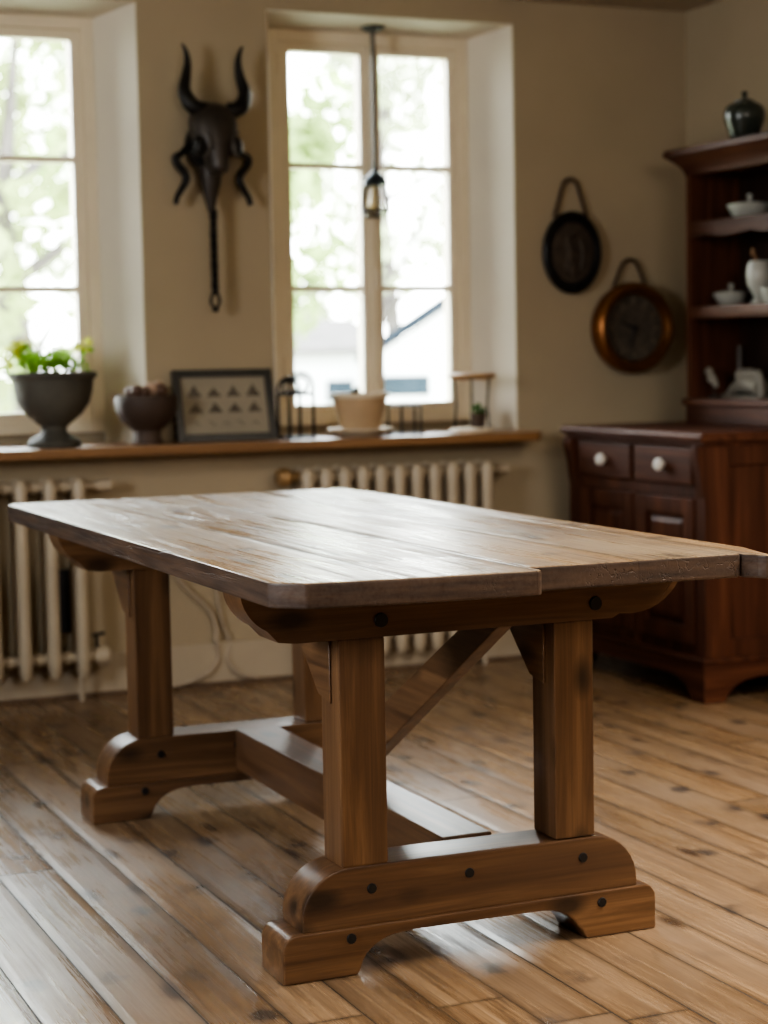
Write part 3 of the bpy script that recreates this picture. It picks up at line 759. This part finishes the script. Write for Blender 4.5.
solo(sc, 'saucer', M['cream'], 'pale clay saucer under the terracotta pot on the sill', 'saucer', (px, py, ZS))
tp = thing('flower_pot', 'pale terracotta flower pot with cream rim standing in a saucer on the sill', 'flower pot', (px, py, ZS+.0125))
z0 = ZS+.0125
MB().lathe([(0, 0), (.064, 0), (.066, .006), (.077, .045), (.093, .102), (.098, .124), (.092, .124), (.085, .105), (0, .10)], (px, py, z0), seg=40).build('body', M['terracotta'], tp)
MB().lathe([(.096, .118), (.104, .121), (.105, .133), (.101, .137), (.093, .136), (.092, .119)], (px, py, z0), seg=40).build('rim', M['cream'], tp)
MB().lathe([(0, .095), (.084, .095), (.091, .118), (0, .124)], (px, py, z0), seg=28).build('soil', M['soil'], tp)
solo(MB().ball((px-.032, py-.04, z0+.140), (.017, .016, .017)).ball((px-.022, py-.035, z0+.154), (.006, .006, .009)), 'seed_pod', M['iron'], 'small dark seed pod lying on the soil of the terracotta pot', 'seed pod', (px-.032, py-.04, z0+.124))
wire('wire_rack', 'low black wire rack with two loops on the sill, right of the terracotta pot', 'rack', (2.722, 6.10, ZS+.002),
     [[(-.062, -.03, 0), (-.062, -.03, .100), (.062, -.03, .100), (.062, -.03, 0)], [(.015, .03, 0), (.015, .03, .104), (.066, .03, .104), (.066, .03, 0)], [(-.062, -.03, 0), (.015, .03, 0)], [(.062, -.03, 0), (.066, .03, 0)], [(-.062, -.03, 0), (.075, -.03, 0)]], .0052)
lx, ly = 3.005, 6.11
ln = thing('lantern_stand', 'small lantern stand with round wooden top and iron posts on the sill', 'stand', (lx, ly, ZS))
MB().lathe([(0, .186), (.066, .186), (.074, .190), (.088, .198), (.090, .205), (.082, .210), (0, .210)], (lx, ly, ZS), seg=36).build('top_plate', M['lampwood'], ln)
MB().lathe([(0, 0), (.078, 0), (.080, .006), (.074, .014), (0, .016)], (lx, ly, ZS), seg=36).build('base_plate', M['cream'], ln)
for a in (-26, 154, 64):
    qx, qy = lx+.062*math.cos(math.radians(a)), ly+.062*math.sin(math.radians(a))
    MB().tube([(qx, qy, ZS+.012), (qx*.9+lx*.1, qy*.9+ly*.1, ZS+.1), (qx, qy, ZS+.19)], .0042, 8).build('post', M['iron'], ln)
cp = thing('cactus_pot', 'tiny dark pot with a small green plant inside the lantern stand', 'potted plant', (lx+.02, ly-.01, ZS+.0155))
MB().lathe([(0, 0), (.022, 0), (.030, .045), (.032, .05), (.026, .05), (0, .045)], (lx+.02, ly-.01, ZS+.0155), seg=24).build('pot', M['bowl'], cp)
q = MB(); leaf_cloud(q, (lx+.02, ly-.01, ZS+.075), (.026, .026, .024), 70, .010); q.build('foliage', leaf_mat('dark_leaf', (.05, .10, .03)), cp, smooth=False, recalc=False)

# ------------------------------------------------------------------ pendant lamps
def pendant(label, x, y, top, lz):
    t = thing('pendant_lamp', label, 'lamp', (x, y, top), 'caged pendant lamps in the window recesses')
    MB().lathe([(0, 0), (.042, 0), (.042, -.006), (.030, -.014), (.008, -.020), (0, -.02)], (x, y, top), seg=28).build('ceiling_rose', M['iron'], t)
    MB().tube([(x, y, top-.015), (x, y, lz+.04)], .0085, 10).build('rod', plain('grey_rod', (.12, .11, .10), .5, .3), t)
    MB().lathe([(0, .040), (.010, .038), (.013, .022), (.022, .014), (.038, .002), (.046, -.016), (.047, -.028), (.040, -.03), (0, -.02)], (x, y, lz), seg=28).build('cap', M['cap'], t)
    MB().lathe([(.012, -.022), (.013, -.045), (.024, -.07), (.026, -.09), (.018, -.11), (.004, -.118), (0, -.118)], (x, y, lz), seg=20).build('bulb', M['bulb'], t)
    g = MB()
    for k in range(6):
        a = 2*PI*k/6+.3
        g.tube([(x+r_*math.cos(a), y+r_*math.sin(a), lz+z_) for r_, z_ in ((.040, -.025), (.050, -.08), (.053, -.115), (.038, -.135))], .0038, 6)
    for r_, z_ in ((.053, -.115), (.038, -.135)):
        g.tube([(x+r_*math.cos(2*PI*i/20), y+r_*math.sin(2*PI*i/20), lz+z_) for i in range(20)], .0038, 6, closed=True)
    g.build('cage', M['cagem'], t)
pendant('caged pendant lamp on a grey rod hanging in the middle window recess', 2.716, 6.28, 2.2865, 1.755)
pendant('caged pendant lamp mostly cut off at the left photo edge in the left window', 1.282, 6.28, 2.2865, 1.755)

# ------------------------------------------------------------------ wall ornaments
hx, hy = 2.046, 6.07
sk_ = thing('bull_head_ornament', 'dark metal horned bull head wall ornament between the two windows', 'wall ornament', (hx, YW, 1.28))
# back boss against the wall and the shaped head
MB().lathe([(.078, -.002), (.082, .02), (.075, .05), (.05, .062), (0, .064)], (hx-.002, YW, 1.835), 'y', 32, sz=1.12).build('back_plate', M['iron'], sk_)
hd = MB(); R = []
for z, w_, d0, d1 in ((1.968, .026, .055, .10), (1.960, .052, .04, .125), (1.935, .074, .03, .155), (1.90, .082, .03, .172), (1.865, .080, .035, .178), (1.838, .066, .045, .180), (1.808, .047, .06, .182), (1.778, .039, .075, .185), (1.752, .037, .085, .188), (1.734, .030, .095, .182), (1.726, .012, .11, .165)):
    ring = []; yc = YW-(d0+d1)/2; ry = (d1-d0)/2
    for k in range(28):
        a = 2*PI*k/28; ring.append((hx-.012+w_*math.cos(a), yc+ry*math.sin(a), z))
    R.append(ring)
hd.rings(R); hd.build('head', M['bronze'], sk_, angle=60)
for s in (-1, 1):
    p = [(hx+s*.035, hy-.02, 1.945), (hx+s*.066, hy-.025, 1.945), (hx+s*.092, hy-.02, 1.965), (hx+s*.105, hy-.01, 2.005), (hx+s*.094, hy, 2.055), (hx+s*.088, hy, 2.10), (hx+s*.094, hy, 2.135), (hx+s*.106, hy, 2.158)]
    pts = spline(p, 6)
    MB().tube(pts, lerp_list([.024, .027, .027, .022, .017, .012, .008, .003], len(pts)), 14).build('horn', M['iron'], sk_)
    # eye socket with a worn rim
    ex, ez = hx-.010+s*.057, 1.838
    MB().ball((ex+s*.006, hy-.060, ez-.018), (.022, .020, .036)).build('eye_socket', M['iron'], sk_)
    rim = [(ex+s*.006+.024*math.cos(a), hy-.080-.010*(1-s*math.cos(a)), ez-.016+.040*math.sin(a)) for a in [PI/2+s*PI*(i/14)*.95 for i in range(15)]]
    MB().tube(rim, .0045, 8).build('eye_rim', M['bone'], sk_)
    p = [(hx+s*.074, hy+.03, 1.842), (hx+s*.104, hy+.03, 1.806), (hx+s*.126, hy+.03, 1.790), (hx+s*.122, hy+.03, 1.768), (hx+s*.098, hy+.03, 1.738), (hx+s*.094, hy+.03, 1.715), (hx+s*.110, hy+.03, 1.685), (hx+s*.126, hy+.03, 1.660), (hx+s*.132, hy+.03, 1.636)]
    pts = spline(p, 6)
    MB().tube(pts, lerp_list([.010, .012, .014, .014, .014, .014, .012, .010, .009], len(pts)), 10).build('curled_tendril', M['iron'], sk_)
MB().lathe([(0, 1.765), (.042, 1.762), (.034, 1.70), (.020, 1.65), (.012, 1.612), (0, 1.61)], (hx-.012, hy+.02, 0), seg=20).build('neck_shaft', M['bronze'], sk_)
MB().lathe([(.0, 1.622), (.010, 1.62), (.016, 1.612), (.012, 1.60), (.017, 1.592), (.010, 1.582), (0, 1.58)], (hx-.005, hy+.02, 0), seg=20).build('collar', M['iron'], sk_)
cz = MB(); n = 60
for ph in (0, PI):
    cz.tube([(hx-.005+.0075*math.cos(i*.62+ph), hy+.02+.0075*math.sin(i*.62+ph), 1.59-.25*i/n) for i in range(n+1)], .0066, 7)
for i in range(7): cz.ball((hx-.005, hy+.02, 1.57-.034*i), (.0145, .0145, .009), 10, 6)
cz.build('twisted_rod', M['iron'], sk_)
fz = MB()
for s in (-1, 1): fz.tube(spline([(hx-.005, hy+.02, 1.345), (hx-.005+s*.013, hy+.02, 1.328), (hx-.005+s*.014, hy+.02, 1.305), (hx-.005, hy+.02, 1.288)], 5), .0055, 8)
fz.ball((hx-.005, hy+.02, 1.284), (.013, .010, .007)); fz.build('finial', M['iron'], sk_)

def strap(x, zt, zb, w_, y):
    return spline([(x-w_, y, zb), (x-w_*.62, y, zb+(zt-zb)*.6), (x-w_*.38, y, zt-.012), (x, y, zt), (x+w_*.38, y, zt-.012), (x+w_*.62, y, zb+(zt-zb)*.6), (x+w_, y, zb)], 6)
dx, dz = 3.434, 1.486
dp = thing('relief_plaque', 'dark oval relief plaque hanging by a strap on the wall, left of the clock', 'wall plaque', (dx, YW, 1.34))
MB().lathe([(.112, 0), (.120, .012), (.121, .026), (.114, .034), (.104, .034), (.098, .024)], (dx, YW-.001, dz), 'y', 48, sz=1.245).build('rim', M['iron'], dp)
MB().lathe([(.112, .002), (.101, .022), (.07, .027), (.05, .025), (.03, .029), (0, .030)], (dx, YW-.001, dz), 'y', 48, sz=1.245).build('relief', M['disc'], dp)
rl = MB()
rl.tube(spline([(dx-.03, YW-.03, dz-.06), (dx-.015, YW-.034, dz), (dx-.025, YW-.032, dz+.05), (dx+.01, YW-.032, dz+.07)], 5), .010, 8)
rl.tube(spline([(dx+.035, YW-.028, dz-.06), (dx+.04, YW-.032, dz+.0), (dx+.03, YW-.03, dz+.045)], 5), .009, 8)
rl.ball((dx+.0, YW-.03, dz-.05), (.02, .008, .035)); rl.build('raised_figure', M['disc'], dp)
MB().tube(strap(dx, 1.752, 1.615, .068, YW-.012), .0075, 8, flat=.7).build('hanging_strap', M['leather'], dp)

kx, kz = 3.682, 1.208
ck = thing('wall_clock', 'round copper wall clock with dark dial hanging by a strap on the wall', 'clock', (kx, YW, 1.03))
MB().lathe([(.155, 0), (.166, .010), (.170, .030), (.168, .05), (.160, .066), (.150, .074), (.138, .072), (.128, .058), (.122, .036), (0, .036)], (kx, YW-.001, kz), 'y', 56).build('case', M['copper'], ck)
dl = MB().lathe([(.123, .034), (.122, .040), (0, .040)], (kx, YW-.001, kz), 'y', 48).build('dial', M['dial'], ck)
mk = MB()
for i in range(12):
    a = 2*PI*i/12
    mk.tube([(kx+r_*math.sin(a), YW-.042, kz+r_*math.cos(a)) for r_ in (.092, .112)], .0030 if i % 3 else .0045, 6)
mk.tube([(kx+.085*math.cos(2*PI*i/40), YW-.0415, kz+.085*math.sin(2*PI*i/40)) for i in range(40)], .0012, 5, closed=True)
mk.build('hour_marks', M['mark'], dl)
MB().tube([(kx, YW-.046, kz), (kx-.055, YW-.046, kz+.022)], [.006, .003], 8).build('hand', M['black'], dl)
MB().tube([(kx, YW-.048, kz), (kx-.018, YW-.048, kz-.07)], [.005, .002], 8).build('hand', M['black'], dl)
MB().lathe([(.010, .040), (.010, .052), (0, .053)], (kx, YW-.001, kz), 'y', 16).build('hand_boss', M['black'], dl)
MB().tube(strap(kx, 1.462, 1.36, .070, YW-.014), .0075, 8, flat=.7).build('hanging_strap', M['leather'], ck)

# ------------------------------------------------------------------ garden
S(MB().box(-30, 40, YO+.05, 60, -.65, -.6).build('garden_ground', M['lawn'], smooth=False))
def tree(label, x, y, h, spread, mat, n, seed, leaf=.11, zbase=-.6, crown_lo=.35):
    rg = random.Random(seed)
    t = thing('garden_tree', label, 'tree', (x, y, zbase), 'trees seen through the windows')
    tr = MB()
    tr.tube([(x, y, zbase), (x+.1, y, zbase+h*.3), (x-.05, y, zbase+h*.6), (x+.1, y, zbase+h*.9)], [.14, .11, .07, .02], 10)
    lf = MB()
    for i in range(9):
        a = rg.uniform(0, 2*PI); z0_ = zbase+h*rg.uniform(.25, .7); L = spread*rg.uniform(.55, 1.0)
        e = (x+L*math.cos(a), y+L*math.sin(a), z0_+h*rg.uniform(.02, .25))
        tr.tube(spline([(x, y, z0_), ((x+e[0])/2, (y+e[1])/2, (z0_+e[2])/2+.15), e], 4), lerp_list([.06, .035, .012], 9), 6)
    for i in range(22):
        a = rg.uniform(0, 2*PI); rr_ = spread*math.sqrt(rg.random())
        c_ = (x+rr_*math.cos(a), y+rr_*math.sin(a), zbase+h*rg.uniform(crown_lo, 1.0))
        leaf_cloud(lf, c_, (spread*.28, spread*.28, h*.09), n//22, leaf, rng=rg)
    lf.build('crown', mat, t, smooth=False, recalc=False)
    tr.build('trunk', M['bark'], t)
    return t
tree('pale green leafy tree filling the left window view', 3.0, 13.5, 4.6, 1.3, M['tree2'], 1900, 1, crown_lo=.25)
tree('broad green tree further back in the left window view', 4.9, 24.0, 6.8, 1.9, M['tree1'], 2600, 2, crown_lo=.2)
tree('bright green tree in the left panes of the middle window', 5.55, 15.2, 4.3, .8, M['tree1'], 800, 3, crown_lo=.42)
tree('tall thin tree in the right panes of the middle window', 10.3, 23.5, 7.0, 1.4, M['tree3'], 1200, 5, crown_lo=.4)
tree('pale distant tree behind the white houses', 9.6, 29.0, 8.0, 2.4, M['tree3'], 2200, 6, .16, crown_lo=.25)
solo(MB().box(1.5, 6.5, 29, 30.2, -.6, .9), 'garden_hedge', M['tree3'], 'low clipped hedge far off in the left window view', 'hedge', (4, 29.6, -.6), bevel=.2)
hc = Vector((7.2, 16.1, 0)); hu = Vector((math.cos(.42), -math.sin(.42), 0)); hv = Vector((math.sin(.42), math.cos(.42), 0))
def hpt(m):
    m.v = [hc+hu*p.x+hv*p.y+Vector((0, 0, p.z)) for p in m.v]; return m
h1 = thing('white_house', 'white house with dark sloping gable edge seen through the right panes', 'house', (8.0, 17, -.6))
hpt(MB().prism([(-.33, -.6), (1.5, -.6), (1.5, 1.02), (.58, 1.66), (-.33, 1.06)], 'y', 0, 3)).build('wall', M['extwhite'], h1, smooth=False)
hpt(MB().prism([(-.42, 1.05), (-.42, 1.13), (.58, 1.79), (1.6, 1.09), (1.6, 1.0), (.58, 1.67)], 'y', -.12, 3.1)).build('roof', M['slate'], h1, smooth=False)
hpt(MB().box(-.22, .26, -.03, .03, .745, .935)).build('window', M['housewin'], h1, smooth=False)
h2 = thing('white_cottage', 'white cottage with pale grey roof seen through the left panes', 'house', (7.0, 20.7, -.6))
MB().box(5.6, 8.5, 19.5, 22, -.6, 1.17).build('wall', M['extwhite'], h2, smooth=False)
MB().prism([(19.35, 1.15), (19.35, 1.21), (20.7, 1.56), (22.15, 1.21), (22.15, 1.15)], 'x', 5.5, 8.6).build('roof', M['slate_p'], h2, smooth=False)
MB().box(7.80, 8.12, 19.47, 19.55, .62, .86).build('window', M['housewin'], h2, smooth=False)

# ------------------------------------------------------------------ camera
f_px, yaw, pitch, roll, h = 1891.59, .4098, .0825, -.0175, 1.1217
cy, sy, cp_, sp_ = math.cos(yaw), math.sin(yaw), math.cos(pitch), math.sin(pitch)
fwd = Vector((sy*cp_, cy*cp_, -sp_)); right = Vector((cy, -sy, 0)); up = right.cross(fwd)
r2_ = right*math.cos(roll)+up*math.sin(roll); u2_ = -right*math.sin(roll)+up*math.cos(roll)
cam = bpy.data.cameras.new('camera'); co = bpy.data.objects.new('camera', cam); COL.objects.link(co)
mw = Matrix((r2_, u2_, -fwd)).transposed().to_4x4(); mw.translation = (0, 0, h)
co.matrix_world = mw
cam.sensor_fit = 'VERTICAL'; cam.sensor_height = 36; cam.lens = f_px/1024*36
cam.clip_end = 200
cam.dof.use_dof = True; cam.dof.focus_distance = 3.36; cam.dof.aperture_fstop = 3.0
SC.camera = co

# ------------------------------------------------------------------ light
w = bpy.data.worlds.new('overcast'); SC.world = w; w.use_nodes = True
nt = w.node_tree; bg = nt.nodes['Background']
tc = nt.nodes.new('ShaderNodeTexCoord'); sepw = nt.nodes.new('ShaderNodeSeparateXYZ'); nt.links.new(tc.outputs['Generated'], sepw.inputs[0])
rw = ramp(nt, sepw.outputs[2], [(.0, (.95, .97, .96)), (.35, (.93, .97, 1.0)), (1, (.80, .90, 1.0))])
nt.links.new(rw.outputs[0], bg.inputs[0]); bg.inputs[1].default_value = 27.0
def area(name, loc, target, sx, sy, power, col, portal=False, spread=180):
    l = bpy.data.lights.new(name, 'AREA'); l.shape = 'RECTANGLE'; l.size = sx; l.size_y = sy; l.energy = power; l.color = col
    l.spread = math.radians(spread)
    if portal: l.cycles.is_portal = True
    o = bpy.data.objects.new(name, l); COL.objects.link(o); o.location = loc
    d = Vector(target)-Vector(loc); o.rotation_euler = d.to_track_quat('-Z', 'Y').to_euler()
    return o
area('window_portal', (1.235, 6.50, 1.57), (1.235, 5.5, 1.57), 1.0, 1.42, 1, (1, 1, 1), True)
area('window_portal', (2.74, 6.50, 1.57), (2.74, 5.5, 1.57), .8, 1.42, 1, (1, 1, 1), True)
area('side_portal', (XLW-.27, 2.9, 1.64), (0, 2.9, 1.64), 1.2, 1.3, 1, (1, 1, 1), True)
area('room_fill', (1.2, -.6, 2.25), (2.2, 3.7, .1), 1.8, 1.0, 44, (1.0, .90, .77), spread=120)
area('overhead_fill', (2.95, 2.5, 2.33), (2.95, 2.9, 0), 1.4, 1.6, 108, (1.0, .90, .76), spread=130)  # added unseen area fill to brighten the right floor, no fixture
SC.view_settings.view_transform = 'AgX'
try: SC.view_settings.look = 'AgX - Medium High Contrast'
except Exception: pass
SC.view_settings.exposure = 0.1
SC.cycles.max_bounces = 10; SC.cycles.diffuse_bounces = 6; SC.cycles.glossy_bounces = 4; SC.cycles.transparent_max_bounces = 12
SC.cycles.caustics_reflective = False; SC.cycles.caustics_refractive = False
SC.cycles.sample_clamp_indirect = 6
